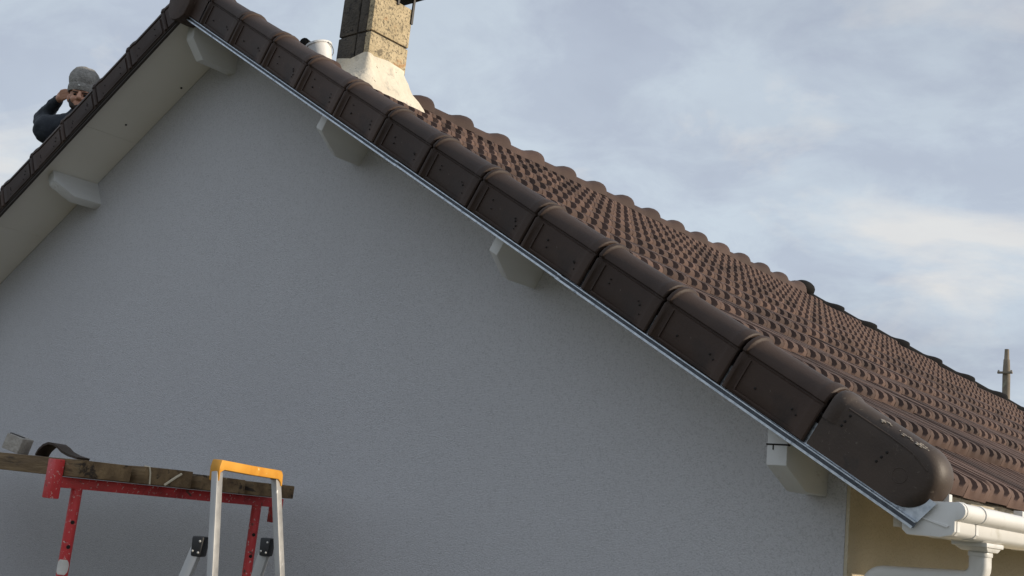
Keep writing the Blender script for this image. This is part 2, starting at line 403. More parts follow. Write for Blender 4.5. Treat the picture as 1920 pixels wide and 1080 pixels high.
# the slope on the other side and the hipped end: simpler tiles, never seen head-on
lt = bmesh.new()
for ci, xn in enumerate(noses):
    for j in range(NC):
        y = .085 + j * TW
        if y > YR + xn - .02: continue
        mx = Matrix.Scale(-1, 4, (1, 0, 0)) @ tile_mtx(xn, y, zt(xn))
        n0 = len(lt.verts); lt.from_mesh(top_me if ci == 13 else tile_me); lt.verts.ensure_lookup_table()
        for v in lt.verts[n0:]: v.co = mx @ v.co
bmesh.ops.bisect_plane(lt, geom=list(lt.verts) + list(lt.edges) + list(lt.faces), dist=1e-5, plane_co=(0, YR, 0), plane_no=Vector((1, 1, 0)).normalized(), clear_outer=True)
me = bpy.data.meshes.new('rear_slope_tiles'); lt.to_mesh(me); lt.free(); me.materials.append(M['tile'])
o = link('rear_slope_tiles', me, roof); o['kind'] = 'stuff'
b = MB()
for i in range(14):
    t0, t1 = i * PE / 14, (i + 1) * PE / 14
    b.hexa([(-t0, YR + t0, zt(t0) - .06), (t0, YR + t0, zt(t0) - .06), (t1, YR + t1, zt(t1) - .06), (-t1, YR + t1, zt(t1) - .06),
            (-t0, YR + t0, zt(t0) - .02), (t0, YR + t0, zt(t0) - .02), (t1, YR + t1, zt(t1)), (-t1, YR + t1, zt(t1))])
o = b.build('end_slope_tiles', 'tile', roof); o['kind'] = 'stuff'

# verge tiles ---------------------------------------------------------------
# section in (y, h): hanging flap outside, groove, then a roll that turns over the roof edge
def verge_section(g_=0.):
    pts = [(-.020, .002), (-.032, .003), (-.036 - g_, .008), (-.036 - g_, .060), (-.036 - g_, .128)]
    pts += [(-.030 - g_, .132), (-.030 - g_, .137), (-.0365 - g_, .141)]
    cy, ch, ry, rh = .040, .138, .077 + g_, .060 + g_
    for i in range(0, 10):
        th = radians(172 - i * 17.5); pts.append((cy + ry * cos(th), ch + rh * max(sin(th), -.2)))
    pts.append((.118 + g_ * .5, .085))
    return pts
def verge_tile_mesh(sx, L, seed=0):
    m_ = MB(); rows = []; rv = random.Random(seed)
    # (distance down the tile, swell)
    prof = [(.008, -.006), (.009, .003), (.013, .0095), (.020, .0115), (.027, .0095), (.031, .002), (.036, .000), (.10, .000), (L - .05, .002), (L - .038, .0065), (L - .030, .008), (L - .004, .0085), (L, .004)]
    for x, s_ in prof: rows.append([Vector((sx * x, y, h)) for y, h in verge_section(s_)])
    m_.grid(rows)
    # closing end faces (thickness towards the inside)
    for r_, dx in ((rows[0], 0), (rows[-1], 0)):
        inner = [Vector((v.x, v.y + (.012 if i < 9 else (.040 - v.y) * .16), v.z + (0 if i < 9 else (.118 - v.z) * .16))) for i, v in enumerate(r_)]
        m_.grid([r_, inner])
    # raised border round the flap's sunk panel
    yo = -.0375
    for (x0, x1, h0, h1) in ((.052, .057, .016, .124), (.052, L - .03, .014, .019), (L - .030, L - .026, .016, .124)):
        a, c = sorted((sx * x0, sx * x1)); m_.box((a, yo - .004, h0), (c, yo + .004, h1))
    # pressed dimples
    for (x, h) in ((.105, .094), (.112, .078), (.122, .058), (.262, .082), (.268, .070), (.272, .060), (.280, .046)):
        if rv.random() < .25: continue
        q_ = rv.uniform(.0026, .0046); m_.ball((sx * (x + rv.gauss(0, .004)), -.0385, h + rv.gauss(0, .003)), (q_, .003, q_), 8, 4, 1)
    return m_.mesh('verge_tile', ['verge', 'dot'], angle=45)
for sx, off, n in ((1, .1910, 13), (-1, .1368, 13)):
    vms = [verge_tile_mesh(sx, G - .004, 31 * q + sx) for q in range(5)]
    ks = range(-1, 12) if sx > 0 else range(-1, 13)
    for k in ks:
        d = off + k * G
        if d < 0:      # first, cut tile under the ridge end
            vs_ = MB(); L1 = off; rows = []
            for x, s_ in ((.0, 0), (L1 - .05, .003), (L1 - .004, .006)): rows.append([Vector((sx * x, y, h)) for y, h in verge_section(s_)])
            vs_.grid(rows); o = link('verge_tile', vs_.mesh('verge_tile_cut', ['verge'], angle=45), roof, (0, 0, 0), (0, sx * S, 0)); continue
        p = slope_pt(d, 0, 0); o = link('verge_tile', vms[k % 5 if k % 2 else (k * 3 + 1) % 5], roof, (sx * p.x, (random.random() - .5) * .004, p.z), ((random.random() - .5) * .02, sx * (S + (random.random() - .5) * .008), (random.random() - .5) * .012))
# the rounded end tile of each verge
for sx, off in ((1, .1910 + 12 * G), (-1, .1368 + 13 * G)):
    L0, hc, R = .315 if sx > 0 else .1, .103, .096
    m_ = MB(); rows = []
    # profile over the edge: (r outward from the end's axis, y)
    prof = [(0.0, -.037), (.03, -.037), (.058, -.0365), (.070, -.033), (.081, -.024), (.090, -.010), (.095, .010), (.096, .035), (.094, .060), (.088, .085), (.080, .105), (.066, .122)]
    def ring(cx, ang):
        w_ = min(1, max(0, (math.degrees(ang) - 95) / 70)); k_ = 1 + .05 * w_
        return [Vector((sx * (cx + r * k_ * sin(ang)), y + (-.037 - y) * w_ * (1 if i_ < 6 else 0), hc + r * k_ * cos(ang))) for i_, (r, y) in enumerate(prof)]
    xs = [.010, .012, .022, .034, .046, .056, .062, .12, .2, .26, L0]
    sw = [-.003, .004, .008, .008, .006, .002, 0, 0, 0, 0, 0]
    for x, s_ in zip(xs, sw):
        rows.append([Vector((sx * x, y - (s_ if y < .03 else 0), hc + r + (s_ * r / .096))) for r, y in prof])
    for i in range(1, 19): rows.append(ring(L0, radians(i * 10)))
    for x in (.26, .2, .12, .05, .012):   # underside edge back towards the upper tile: flatter flap
        rows.append([Vector((sx * x, (-.037 if i_ < 6 else y), hc - r * 1.05)) for i_, (r, y) in enumerate(prof)])
    m_.grid(rows)
    for (x, h) in ((.085, .150), (.080, .128), (.078, .112), (.235, .120), (.228, .100), (.222, .082)):
        m_.ball((sx * x, -.0375, h), (.0045, .003, .0045), 8, 4, 1)
    # pressed ring mark
    if sx > 0:
        m_.tube([(sx * (.30 + .022 * cos(2 * pi * k / 20)), -.0368, .085 + .022 * sin(2 * pi * k / 20)) for k in range(21)], .0014, 6)
        m_.tube([(sx * .07, -.0362, .166), (sx * .22, -.0362, .164), (sx * .30, -.0362, .158), (sx * .36, -.036, .138)], .0028, 6)
    p = slope_pt(off, 0, 0)
    o = link('verge_end_tile', m_.mesh('verge_end_tile', ['end', 'dot'], angle=45, merge=True), roof, (sx * p.x, -.004, p.z), (0, sx * S, 0))
    o['label'] = 'rounded end tile of the verge with scraped top' if sx > 0 else 'rounded end tile of the far verge'
    if sx > 0:       # pale scrapes on its shoulder
        sp = MB(); random.seed(3)
        for k in range(46):
            c_ = (.178, .262, .300)[k % 3]; x = c_ + random.gauss(0, (.012, .020, .012)[k % 3]); yy = -.019 + random.gauss(0, .0035)
            zz_ = hc + .0862 + (yy + .019) * .55 - max(0, x - .29) * .10
            sp.ball((x, yy, zz_), (random.uniform(.0015, .007), random.uniform(.001, .003), random.uniform(.0008, .0022)), 6, 4)
        sp.build('scrape_marks', 'scrape', o)
random.seed(11)

# galvanised edge strip under the right verge, and its plainer twin on the left
for sx in (1, -1):
    m_ = MB(); EL = 4.735
    seg = [(0.02, 1.05), (1.03, 2.12), (2.10, 3.2), (3.18, 4.3), (4.28, EL)]
    for i, (d0, d1) in enumerate(seg):
        dy = -.0012 * (i % 2); jh = random.uniform(-.002, .002)
        def P_(d, y, h): q = slope_pt(d, y, h); return Vector((sx * q.x, q.y, q.z))
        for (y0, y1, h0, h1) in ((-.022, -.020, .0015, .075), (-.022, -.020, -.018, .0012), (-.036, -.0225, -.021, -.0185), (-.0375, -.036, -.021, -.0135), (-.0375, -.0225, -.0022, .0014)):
            y0 += dy; y1 += dy; h0 += jh; h1 += jh
            de = d1 + ((.018 if h1 > .05 else 0) if i == 4 else 0)
            m_.hexa([P_(d0, y0, h0), P_(d1, y0, h0), P_(d1, y1, h0), P_(d0, y1, h0), P_(d0, y0, h1), P_(de, y0, h1), P_(de, y1, h1), P_(d0, y1, h1)], 1 if h0 < -.016 and h1 > -.005 else 0)  # lower back plate gets the gap's shade as colour
    if sx > 0: m_.build('edge_strip', ['zinc', 'zinc_shaded'], house)
    else:
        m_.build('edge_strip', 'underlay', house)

# ridge caps ------------------------------------------------------------------
def cap_mesh(nm, matn, L, r0=.098, r1=.112, rise=.026):
    m_ = MB(); rows = []; n = 14
    prof = [(0, r0, 0), (L - .20, r1 - .010, 0), (L - .15, r1 - .004, .18), (L - .11, r1 + .005, .5), (L - .07, r1 + .012, .85), (L - .03, r1 + .015, 1), (L - .006, r1 + .014, 1), (L, r1 + .010, .95), (L, r1 - .004, .9), (L - .05, r1 - .006, .4)]
    for y, r, q in prof:
        row = []
        for k in range(n + 1):
            th = pi * k / n; x = r * cos(th); z = sin(th)
            row.append(Vector((x * 1.0, y, -.05 + r * .98 * z ** .85 + rise * q * z)))
        rows.append(row)
    m_.grid(rows); m_.add([rows[0][k] for k in range(n + 1)], [tuple(range(n + 1))])
    return m_.mesh(nm, matn, angle=50)
cm = cap_mesh('ridge_cap', 'cap', .43, .086, .098, .019)
flat_cm = cap_mesh('ridge_cap_plain', 'cap', .41, .095, .093, .0)
y0 = 2.215 - .3993 * 6 - .40
NR = 0
for j in range(0, 40):
    y = y0 + j * .3993
    if y < -.05: continue
    if y + .40 > YR + .12: break
    if 1.2 < y + .2 < 1.53: continue                  # the chimney takes this place
    if y < 1.1:
        link('ridge_cap', flat_cm, roof, (0, y, zt(0) - .045)); continue
    link('ridge_cap', cm, roof, (0, y, zt(0) - .012), (0, (random.random() - .5) * .02, (random.random() - .5) * .012)); NR += 1
# gable end piece of the ridge
m_ = MB()
for (ya, yb, gr) in ((-.075, .05, 1.0), (-.060, .12, .97)):
    prof = [(-.085, .23), (-.10, .15), (-.098, .02), (-.062, -.035), (-.02, -.050), (.02, -.050), (.062, -.035), (.098, .02), (.10, .15), (.085, .23), (.04, .262), (-.04, .262)]
    if gr < 1: prof = [(x * 1.09, z * .98 + .012) for x, z in prof]
    m_.prism([(x, ya if gr == 1 else -.045, z) for x, z in prof], (0, (yb - ya), 0))
m_.build('ridge_end_piece', 'verge', roof, bevel=.008)
# hips
hm = cap_mesh('hip_cap', 'hip', .415, .085, .088, .010)
hd = Vector((1, 1, -T2)).normalized()
for sx in (1, -1):
    h_ = Vector((sx, 1, -T2)).normalized()
    n_ = int(PE * sqrt(2 + T2 * T2) / .383)
    for j in range(n_ + 1):
        c = Vector((0, YR, zt(0) - .018)) + h_ * (j * .383 + .02)
        zax = Vector((0, 0, 1)); xax = h_.cross(zax).normalized(); zax = xax.cross(h_)
        mx = Matrix((xax, h_, zax)).transposed().to_4x4(); mx.translation = c
        o = link('hip_cap', hm, roof); o.matrix_local = mx
m_ = MB(); m_.ball((0, YR - .03, zt(0) + .02), (.11, .17, .085), 14, 8); m_.build('hip_junction_cap', 'hip', roof)

# ------------------------------------------------------------------ chimney
XL, XR, YF, YK, ZT = -.185, .115, 1.20, 1.53, .655
ch = empty('chimney', (0, 0, 0), house)
ZJ = .385
def block(x0, x1, yA, yB, z0, z1, mats, seed):
    m_ = MB(); rnd = random.Random(seed)
    m_.box((x0, yA, z0), (x1, yB, z1)); o = m_.build('block', mats, ch, bevel=.008); return o
xm = XL + .17; J = .005
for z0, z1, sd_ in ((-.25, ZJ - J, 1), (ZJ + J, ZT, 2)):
    # front and rear blocks in dark concrete, right-hand slab in lichen-crusted concrete
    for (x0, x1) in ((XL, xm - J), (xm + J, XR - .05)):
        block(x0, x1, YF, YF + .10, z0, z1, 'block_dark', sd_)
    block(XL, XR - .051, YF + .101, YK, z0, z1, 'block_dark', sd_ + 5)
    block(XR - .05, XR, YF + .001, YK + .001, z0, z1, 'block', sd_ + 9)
m_ = MB(); m_.box((XL + .012, YF + .012, -.2), (XR - .012, YK - .012, ZT - .02)); m_.build('mortar_core', 'block_dark', ch)
# flared plaster skirt at its foot
def skirt(x0, x1, yA, yB, zc, name, matn, faces):
    rows = []; n = 9
    for i in range(n):
        t = i / (n - 1); fl = .15 * (1 - t) ** 1.8
        ztop = zc
        ring = []
        K = 6
        cxm, cym = (x0 + x1) / 2 + fl * .075, (yA + yB) / 2
        ax_, ay_ = (x1 - x0) / 2 + fl * 1.07, (yB - yA) / 2 + fl * .8
        e_ = .16 + .16 * (1 - t)
        for k in range(56):
            th = 2 * pi * k / 56; ca, sa = cos(th), sin(th)
            x = cxm + ax_ * math.copysign(abs(ca) ** e_, ca); y = cym + ay_ * math.copysign(abs(sa) ** e_, sa)
            zb = zt(x) - .04
            zt_ = zc + noise.noise(Vector((x * 9, y * 9, 2))) * .03
            nz = noise.noise(Vector((x * 11, y * 11, t * 4))) * .012 * (1.2 - t)
            ring.append(Vector((x + nz, y + nz, zb + (zt_ - zb) * t)))
        rows.append(ring)
    m_ = MB(); m_.grid(rows, 0, True); return m_
sk = skirt(XL - .006, XR + .006, YF - .006, YK + .006, .235, 'skirt', 'plaster', None)
sk.build('skirt', 'plaster', ch, angle=60)
# steel cowl plate on straps
m_ = MB(); zc = ZT + .085
m_.prism([(XL - .03, YF + .02, zc), (XR + .06, YF + .02, zc), (XR + .06, YK + .05, zc), (XL - .03, YK + .05, zc)], (0, 0, .012)); m_.build('cowl_plate', 'black', ch)
for (x, y, zl) in ((XR + .004, YF + .19, ZT - .02), (XR + .004, YK - .004, ZT - .10), (XL - .004, YK - .02, ZT - .1), (XL - .004, YF + .1, ZT - .1)):
    m_ = MB(); m_.box((x - .006, y - .008, zl), (x + .006, y + .008, zc + .004)); m_.build('cowl_strap', 'black', ch)

# ------------------------------------------------------------------ gutter and downpipe on the right eave
gut = empty('gutter', (4.03, 0, -2.42), house)
def gsec(off=0.):     # moulded section (x, z): back, sole, step, rounded front, lip
    p = [(4.045, -2.325), (4.045, -2.405), (4.060, -2.418), (4.150, -2.418), (4.180, -2.410), (4.188, -2.400), (4.188, -2.372), (4.194, -2.369)]
    for i in range(7):
        a = radians(-60 + i * 22); p.append((4.188 + .028 * cos(a), -2.345 + .026 * sin(a)))
    p.append((4.186, -2.322))
    c = (4.12, -2.37)
    return [(c[0] + (x - c[0]) * (1 + off), c[1] + (z - c[1]) * (1 + off)) for x, z in p]
GY0 = -.005
m_ = MB(); rows = [[Vector((x, y, z)) for x, z in gsec()] for y in (GY0 + .004, 3, 6, 9, 12.5)]
inn = [[Vector((x, y, z)) for x, z in gsec(-.05)] for y in (GY0 + .004, 3, 6, 9, 12.5)]
m_.grid(rows); m_.grid(inn)
for r_, i_ in zip((rows[0], rows[-1]), (inn[0], inn[-1])): m_.grid([r_, i_])
for k in (0, -1): m_.grid([[r[k] for r in rows], [r[k] for r in inn]])
o = m_.build('trough', 'pvc', None, angle=40); 
def put(o, par):
    o.parent = par; o.matrix_parent_inverse = Matrix.Translation(-Vector(par.location)) if True else None; return o
put(o, gut)
m_ = MB(); m_.prism([(x, GY0 - .004, z) for x, z in gsec(.03)], (0, .016, 0))
put(m_.build('end_cap', 'pvc', None, bevel=.003), gut)
m_ = MB(); pr = gsec(.045)
m_.prism([(4.10, GY0 - .008, -2.372), (4.17, GY0 - .008, -2.392), (4.175, GY0 - .008, -2.386), (4.10, GY0 - .008, -2.368)], (0, .005, 0)); put(m_.build('end_cap_rib', 'pvc', None), gut)
for y in (.012, .17, .95, 2.2, 3.6, 5.0, 6.4):
    m_ = MB(); a = [Vector((x, y, z)) for x, z in gsec(.035)]; c = [Vector((x, y + .022, z)) for x, z in gsec(.035)]
    m_.grid([[Vector((x, y, z)) for x, z in gsec(.005)], a, c, [Vector((x, y + .022, z)) for x, z in gsec(.005)]]); put(m_.build('joint_band', 'pvc', None, angle=30), gut)
for y in (.06, .75, 1.5, 2.3, 3.1):
    m_ = MB(); m_.box((4.03, y, -2.335), (4.19, y + .025, -2.318)); m_.box((4.12, y, -2.318), (4.15, y + .025, -2.296)); put(m_.build('hanger', 'pvc', None, bevel=.003), gut)
# downpipe: outlet, swan neck back to the wall, pipe to the ground
dp = empty('downpipe', (4.13, .30, -2.43), house)
OX, OY = 4.13, .40
m_ = MB(); m_.prism([(OX - .060, OY - .085, -2.430), (OX + .046, OY - .085, -2.430), (OX + .046, OY + .075, -2.430), (OX - .060, OY + .075, -2.430)], (0, 0, .014))
m_.hexa([Vector((OX - .040, OY - .05, -2.443)), Vector((OX + .038, OY - .05, -2.443)), Vector((OX + .038, OY + .045, -2.443)), Vector((OX - .040, OY + .045, -2.443)), Vector((OX - .055, OY - .075, -2.4302)), Vector((OX + .042, OY - .075, -2.4302)), Vector((OX + .042, OY + .065, -2.4302)), Vector((OX - .055, OY + .065, -2.4302))])
put(m_.build('outlet', 'pvc', None, bevel=.004), dp)
def arc(c, r, a0, a1, n=7):
    return [(c[0] + r * cos(radians(a0 + (a1 - a0) * i / n)), OY, c[1] + r * sin(radians(a0 + (a1 - a0) * i / n))) for i in range(n + 1)]
PR = .032
zh = -2.532; r_ = .045
path = [(OX, OY, -2.425), (OX, OY, zh + r_)] + arc((OX - r_, zh + r_), r_, 0, -82)[1:]
xw = XW + .075
zl = zh - .012
path += arc((xw + r_, zl - r_), r_, 98, 180) + [(xw, OY, zl - .2)]
dpy = .44
m_ = MB(); m_.tube(path, PR, 16, sq=(1.0, .92, .6)); put(m_.build('swan_neck', 'pvc', None, angle=50), dp)
m_ = MB(); m_.tube([(xw, OY, zl - .15), (xw, OY, GZ)], PR * .94, 16, sq=(1.0, .92, .6)); put(m_.build('pipe', 'pvc', None, angle=50), dp)
for (p0, p1) in (((OX, OY, -2.444), (OX, OY, -2.458)), ((xw, OY, zl - .13), (xw, OY, zl - .17))):
    m_ = MB(); m_.tube([p0, p1], PR * 1.1, 16, sq=(1., .92, .6)); put(m_.build('pipe_collar', 'pvc', None, angle=50, bevel=.002), dp)

# mortar bedding visible under the eave course
m_ = MB(); rows = []
for i in range(120):
    y = .14 + i * .1; n1 = noise.noise(Vector((y * 5, 0, 0))) * .012; n2 = noise.noise(Vector((y * 7, 4, 0))) * .012
    rows.append([Vector((4.00, y, -2.345)), Vector((4.055 + n1, y, -2.33 + n2)), Vector((4.075 + n1, y, -2.29 + n2)), Vector((4.045, y, -2.262 + n2 * .5)), Vector((3.95, y, -2.235))])
m_.grid(rows); m_.build('eave_bedding', 'mortar', house, angle=60)

# ------------------------------------------------------------------ things in front of the gable
# trestle: red steel, its bar runs away from the viewer towards the wall
TX, BZ = 1.245, -2.533
tr = empty('trestle', (TX, -.5, GZ)); tag(tr, 'chipped red steel trestle carrying the old planks', 'trestle')
def child(o, par): put(o, par); return o
BR = .021
m_ = MB(); m_.box((TX - .02, -.985, BZ - .020), (TX + .02, .03, BZ + .020)); child(m_.build('bar', 'red', None, bevel=.004), tr)
for (yy, z0, z1, th) in ((-1.005, BZ - .062, BZ + .082, .020), (.05, BZ - .085, BZ + .02, .018)):
    m_ = MB(); mx = Matrix.Translation((TX, yy, 0))
    m_.box((TX - .026, yy - th, z0), (TX + .026, yy + th, z1)); child(m_.build('end_plate', 'red', None, bevel=.004), tr)
for yy in (-.905, -.055):
    m_ = MB(); m_.tube([(TX, yy, BZ - .018), (TX, yy, -3.55)], BR, 14); post = child(m_.build('post', 'red', None), tr)
    for zz_ in (-2.675, -2.765, -2.88, -2.99, -3.1, -3.2, -3.3):
        c = MB(); dx, dy = CAM.x - TX, CAM.y - yy; q = sqrt(dx * dx + dy * dy)
        a = math.atan2(dy, dx) + .25; p0 = Vector((TX + BR * .99 * cos(a), yy + BR * .99 * sin(a), zz_))
        c.tube([p0 - Vector((cos(a), sin(a), 0)) * .004, p0 + Vector((cos(a), sin(a), 0)) * .0012], .0075, 10)
        child(c.build('pin_hole', 'dot', None), tr)
    m_ = MB(); m_.tube([(TX, yy, -3.25), (TX, yy, GZ + .02)], BR * 1.25, 14); child(m_.build('sleeve', 'red', None), tr)
    for s_ in (-1, 1):
        m_ = MB(); m_.tube([(TX, yy, -3.5), (TX + s_ * .32, yy, GZ + .02)], .016, 10); child(m_.build('brace', 'red', None), tr)
    m_ = MB(); m_.box((TX - .36, yy - .02, GZ), (TX + .36, yy + .02, GZ + .035)); child(m_.build('foot', 'red', None, bevel=.004), tr)
m_ = MB(); rows = []
for i in range(7):
    zq = -2.812 - i * .009; hw = .95 * sqrt(max(0, 1 - ((i - 3) / 3.3) ** 2)) + .25
    rows.append([Vector((TX + (BR + .0012) * cos(a), -.905 + (BR + .0012) * sin(a), zq)) for a in [-.75 + hw * (k / 8 - .5) * 2 for k in range(9)]])
m_.grid(rows); child(m_.build('sticker', 'sticker', None, angle=60), tr)

# four old planks lying side by side across it
PZ = BZ + .0215
labels = ['nearest weathered plank on the red trestle, with a tile offcut on it', 'second weathered plank from the front on the red trestle, cord tied round its end',
          'third weathered plank from the front on the red trestle', 'hindmost weathered plank on the red trestle, nearest the grey wall']
random.seed(5)
for i in range(4):
    ya = -.985 + i * .245; yb = ya + .235; th = (.066, .066, .062, .058)[i]
    xe = TX + (.115, .16, .18, .195)[i]
    m_ = MB(); rows = []
    nx = 26; sag = -.012 if i == 0 else 0
    for k in range(nx):
        t = k / (nx - 1); x = -1.9 + (xe + 1.9) * t
        e = .010 * (1 if k in (0, nx - 1) else 0)
        wv = lambda a, q: noise.noise(Vector((x * 3.1, a + i * 3, q))) * .005
        z0 = PZ + .0; 
        rows.append([Vector((x, ya + e + wv(0, 0), z0 + e * .4)), Vector((x, yb - e + wv(1, 0), z0 + e * .4)), Vector((x, yb - e + wv(1, 1), z0 + th + wv(2, 1))), Vector((x, (ya + yb) / 2, z0 + th + wv(2, 1))), Vector((x, ya + e + wv(0, 1), z0 + th + wv(2, 2)))])
    m_.grid(rows, 0, True); m_.add(rows[0], [(0, 1, 2, 3, 4)]); m_.add(rows[-1], [(0, 1, 2, 3, 4)])
    o = m_.build('plank', 'wood', None, bevel=.003, merge=True); tag(o, labels[i], 'plank', 'old planks on the trestle')
# trestle under the far, unseen end of the planks
tr2 = empty('trestle', (-1.5, -.5, GZ)); tag(tr2, 'second red trestle under the left ends of the planks', 'trestle')
for ch_ in [c for c in tr.children]:
    if ch_.name.startswith(('sticker', 'pin_hole')): continue
    c = ch_.copy(); col.objects.link(c); c.parent = tr2; c.matrix_parent_inverse = ch_.matrix_parent_inverse.copy()
# cord tied round the second plank's end
xq, yq = TX + .09, -.74
m_ = MB(); q = .0035
m_.tube([(xq + .0725, yq + .035, PZ + .003), (xq + .074, yq + .03, PZ + .045), (xq + .0725, yq + .025, PZ + .066), (xq + .03, yq + .03, PZ + .0695)], q, 6)
m_.tube([(xq + .0725, yq + .10, PZ + .006), (xq + .075, yq + .145, PZ + .040), (xq + .073, yq + .17, PZ + .055)], .005, 6)
tag(m_.build('cord', 'rope', None), 'pale cord tied round the second plank end', 'cord')

# curved tile offcut lying on the front plank
m_ = MB(); prof = [(-.105, .0), (-.092, .035), (-.070, .062), (-.045, .076), (-.018, .074), (.010, .058), (.035, .036), (.075, .018), (.13, .006)]
L_ = .15; th = .011; rows = []
for yy in (0, .03, L_ - .03, L_):
    top_ = [Vector((x, yy, z + th)) for x, z in prof]; bot = [Vector((x * .97, yy, max(z - th * .2, 0))) for x, z in prof][::-1]
    rows.append(top_ + bot)
m_.grid(rows, 0, True); n = len(rows[0]); m_.add(rows[0], [tuple(range(n))]); m_.add(rows[-1], [tuple(range(n))])
o = m_.build('tile_offcut', 'end', None, bevel=.002, angle=40); o.location = (1.03, -.90, PZ + .0665); o.rotation_euler = (0, 0, radians(35)); o.scale = (.74, .74, .66)
tag(o, 'curved brown tile offcut lying on the front plank', 'tile')
# small grey timber block leaning on the plank at the far left
bl = empty('timber_block', (.655, -.86, PZ + .066)); bl.scale = (.82,) * 3; tag(bl, 'small tilted grey timber block with dark strap at the left end of the planks', 'block')
m_ = MB(); m_.box((-.055, -.05, 0), (.04, .05, .078)); o = m_.build('body', 'plaster_grey', bl, bevel=.005); o.rotation_euler = (0, radians(14), radians(30)); o.location = (0, 0, .012)
m_ = MB(); m_.box((-.0585, -.022, .002), (-.0552, .0, .079)); m_.box((-.0585, -.022, .0785), (.02, .0, .0815)); o2 = m_.build('strap', 'rubber', bl, bevel=.001); o2.rotation_euler = o.rotation_euler; o2.location = o.location

# stepladder, its climbing side turned to the right, rear legs to the left
ld = empty('stepladder', (2.7, -1.2, GZ)); tag(ld, 'aluminium stepladder with orange top rail standing before the planks', 'stepladder')
A = Vector((2.735, -1.385, -2.425)); B = Vector((2.605, -1.080, -2.435))
ax = (B - A).normalized(); ax.z = 0; ax.normalize(); nx_ = Vector((ax.y, -ax.x, 0))     # nx_ points to the climbing side (+x)
ztop = -2.43; zbot = GZ
def lp(s, f, z): c = (A + B) / 2; return Vector((c.x, c.y, 0)) + ax * s + nx_ * f + Vector((0, 0, z))
half = (B - A).length / 2
def beam(p0, p1, wd, dp, name, matn, bevel=.003):
    t = (p1 - p0).normalized(); a = (ax - t * ax.dot(t)).normalized(); c = t.cross(a)
    m_ = MB(); m_.hexa([p + a * i * wd / 2 + c * j * dp / 2 for p in (p0, p1) for i, j in ((-1, -1), (1, -1), (1, 1), (-1, 1))])
    return child(m_.build(name, matn, None, bevel=bevel), ld)
H = ztop - zbot; splay = .078; lean = .16
for s_ in (-1, 1):
    beam(lp(s_ * half, 0, ztop - .02), lp(s_ * (half + splay * H), lean * H, zbot + .03), .030, .018, 'stile', 'alu')
    zk = ztop - .215
    beam(lp(s_ * (half + (.215) * splay + .002), -.03 + (.215) * lean - .01, zk + .02), lp(s_ * (half + splay * H + .01), -.50, zbot + .03), .018, .030, 'rear_leg', 'alu')
    m_ = MB(); c0 = lp(s_ * (half + (.215) * splay + .001), (.215) * lean - .042, zk)
    m_.hexa([c0 + ax * i * .018 + nx_ * j * (.017 if k > 0 else .014) + Vector((0, 0, k * .026)) for k in (-1, 1) for i, j in ((-1, -1), (1, -1), (1, 1), (-1, 1))])
    br = child(m_.build('hinge_bracket', 'rubber', None, bevel=.006), ld)
    for (dj, dk_) in ((-.008, -.012), (.009, .014), (.008, -.015)):
        m_ = MB(); m_.ball(c0 + ax * -.0185 + nx_ * dj + Vector((0, 0, dk_)), .0034, 8, 5); child(m_.build('rivet', 'alu', None), ld)
    for f_, e_ in ((lean * H, 0), (-.50, 1)):
        m_ = MB(); q = lp(s_ * (half + splay * H + .01 * e_), f_, zbot); m_.box(q - Vector((.03, .03, 0)), q + Vector((.03, .03, .045))); child(m_.build('foot', 'rubber', None, bevel=.006), ld)
# orange top rail: a channel bent down over both stiles
m_ = MB(); e = .030
prof = [(-half - .012, -.044), (-half - .015, -.008), (-half - .008, .012), (0, .008), (half + .002, .006), (half + .013, -.006), (half + .016, -.038)]
rows = []
for f0, f1, sc_ in ((-.032, 0, 1), (-.036, .0, 1), (.036, .0, 1), (.032, 0, 1)):
    rows.append([lp(s, f0, ztop + z) for s, z in prof])
t_ = .040
inner = [(-half - .006, -.044), (-half - .007, -.022), (-half + .012, -.014), (0, -.018), (half - .012, -.020), (half + .004, -.028), (half + .008, -.040)]
outl = prof + inner[::-1]
fr = [lp(s, .015, ztop + z) for s, z in outl]; bk = [lp(s, -.015, ztop + z) for s, z in outl]
m_.grid([fr, bk], 0, True); n = len(fr)
for rr_ in (fr, bk):
    k = len(prof); m_.add(rr_, [(i, i + 1, n - 2 - i, n - 1 - i) for i in range(k - 1)])
child(m_.build('top_rail', 'orange', None, bevel=.004, merge=True), ld)
# platform and treads below
for i in range(7):
    z = ztop - .50 - i * .25; d_ = ztop - z
    hw = half + splay * d_ - .012; f = lean * d_
    m_ = MB(); dep = .13 if i == 0 else .04
    m_.hexa([lp(s, f + o_, z + k) for k in (-.012, .012) for s, o_ in ((-hw, -dep - .03), (hw, -dep - .03), (hw, .03), (-hw, .03))])
    child(m_.build('platform' if i == 0 else 'tread', 'alu', None, bevel=.002), ld)

# white plastic bucket tucked behind the verge beside the chimney
bq = ray_pt(608, 96, 1.02); bk_ = empty('bucket', (bq.x, bq.y, bq.z - .098)); bk_.rotation_euler = (radians(10), radians(-14), 0); bk_.scale = (1.05, 1.05, .92); tag(bk_, 'white plastic bucket standing on the ridge left of the chimney', 'bucket')
def lathe(prof, n=24):
    m = MB(); m.grid([[Vector((r * cos(2 * pi * k / n), r * sin(2 * pi * k / n), z)) for k in range(n)] for r, z in prof], 0, True); return m
m_ = lathe([(.001, 0), (.055, 0), (.060, .01), (.074, .135), (.080, .137), (.080, .15), (.072, .151), (.058, .02), (.001, .015)]); o = m_.build('body', 'white', bk_, angle=40)
m_ = MB(); m_.tube([(.080 * cos(a), .082 * sin(a) , .138 - .05 * sin(a)) for a in [pi * k / 14 for k in range(15)]], .003, 6); m_.build('handle', 'zinc', bk_)

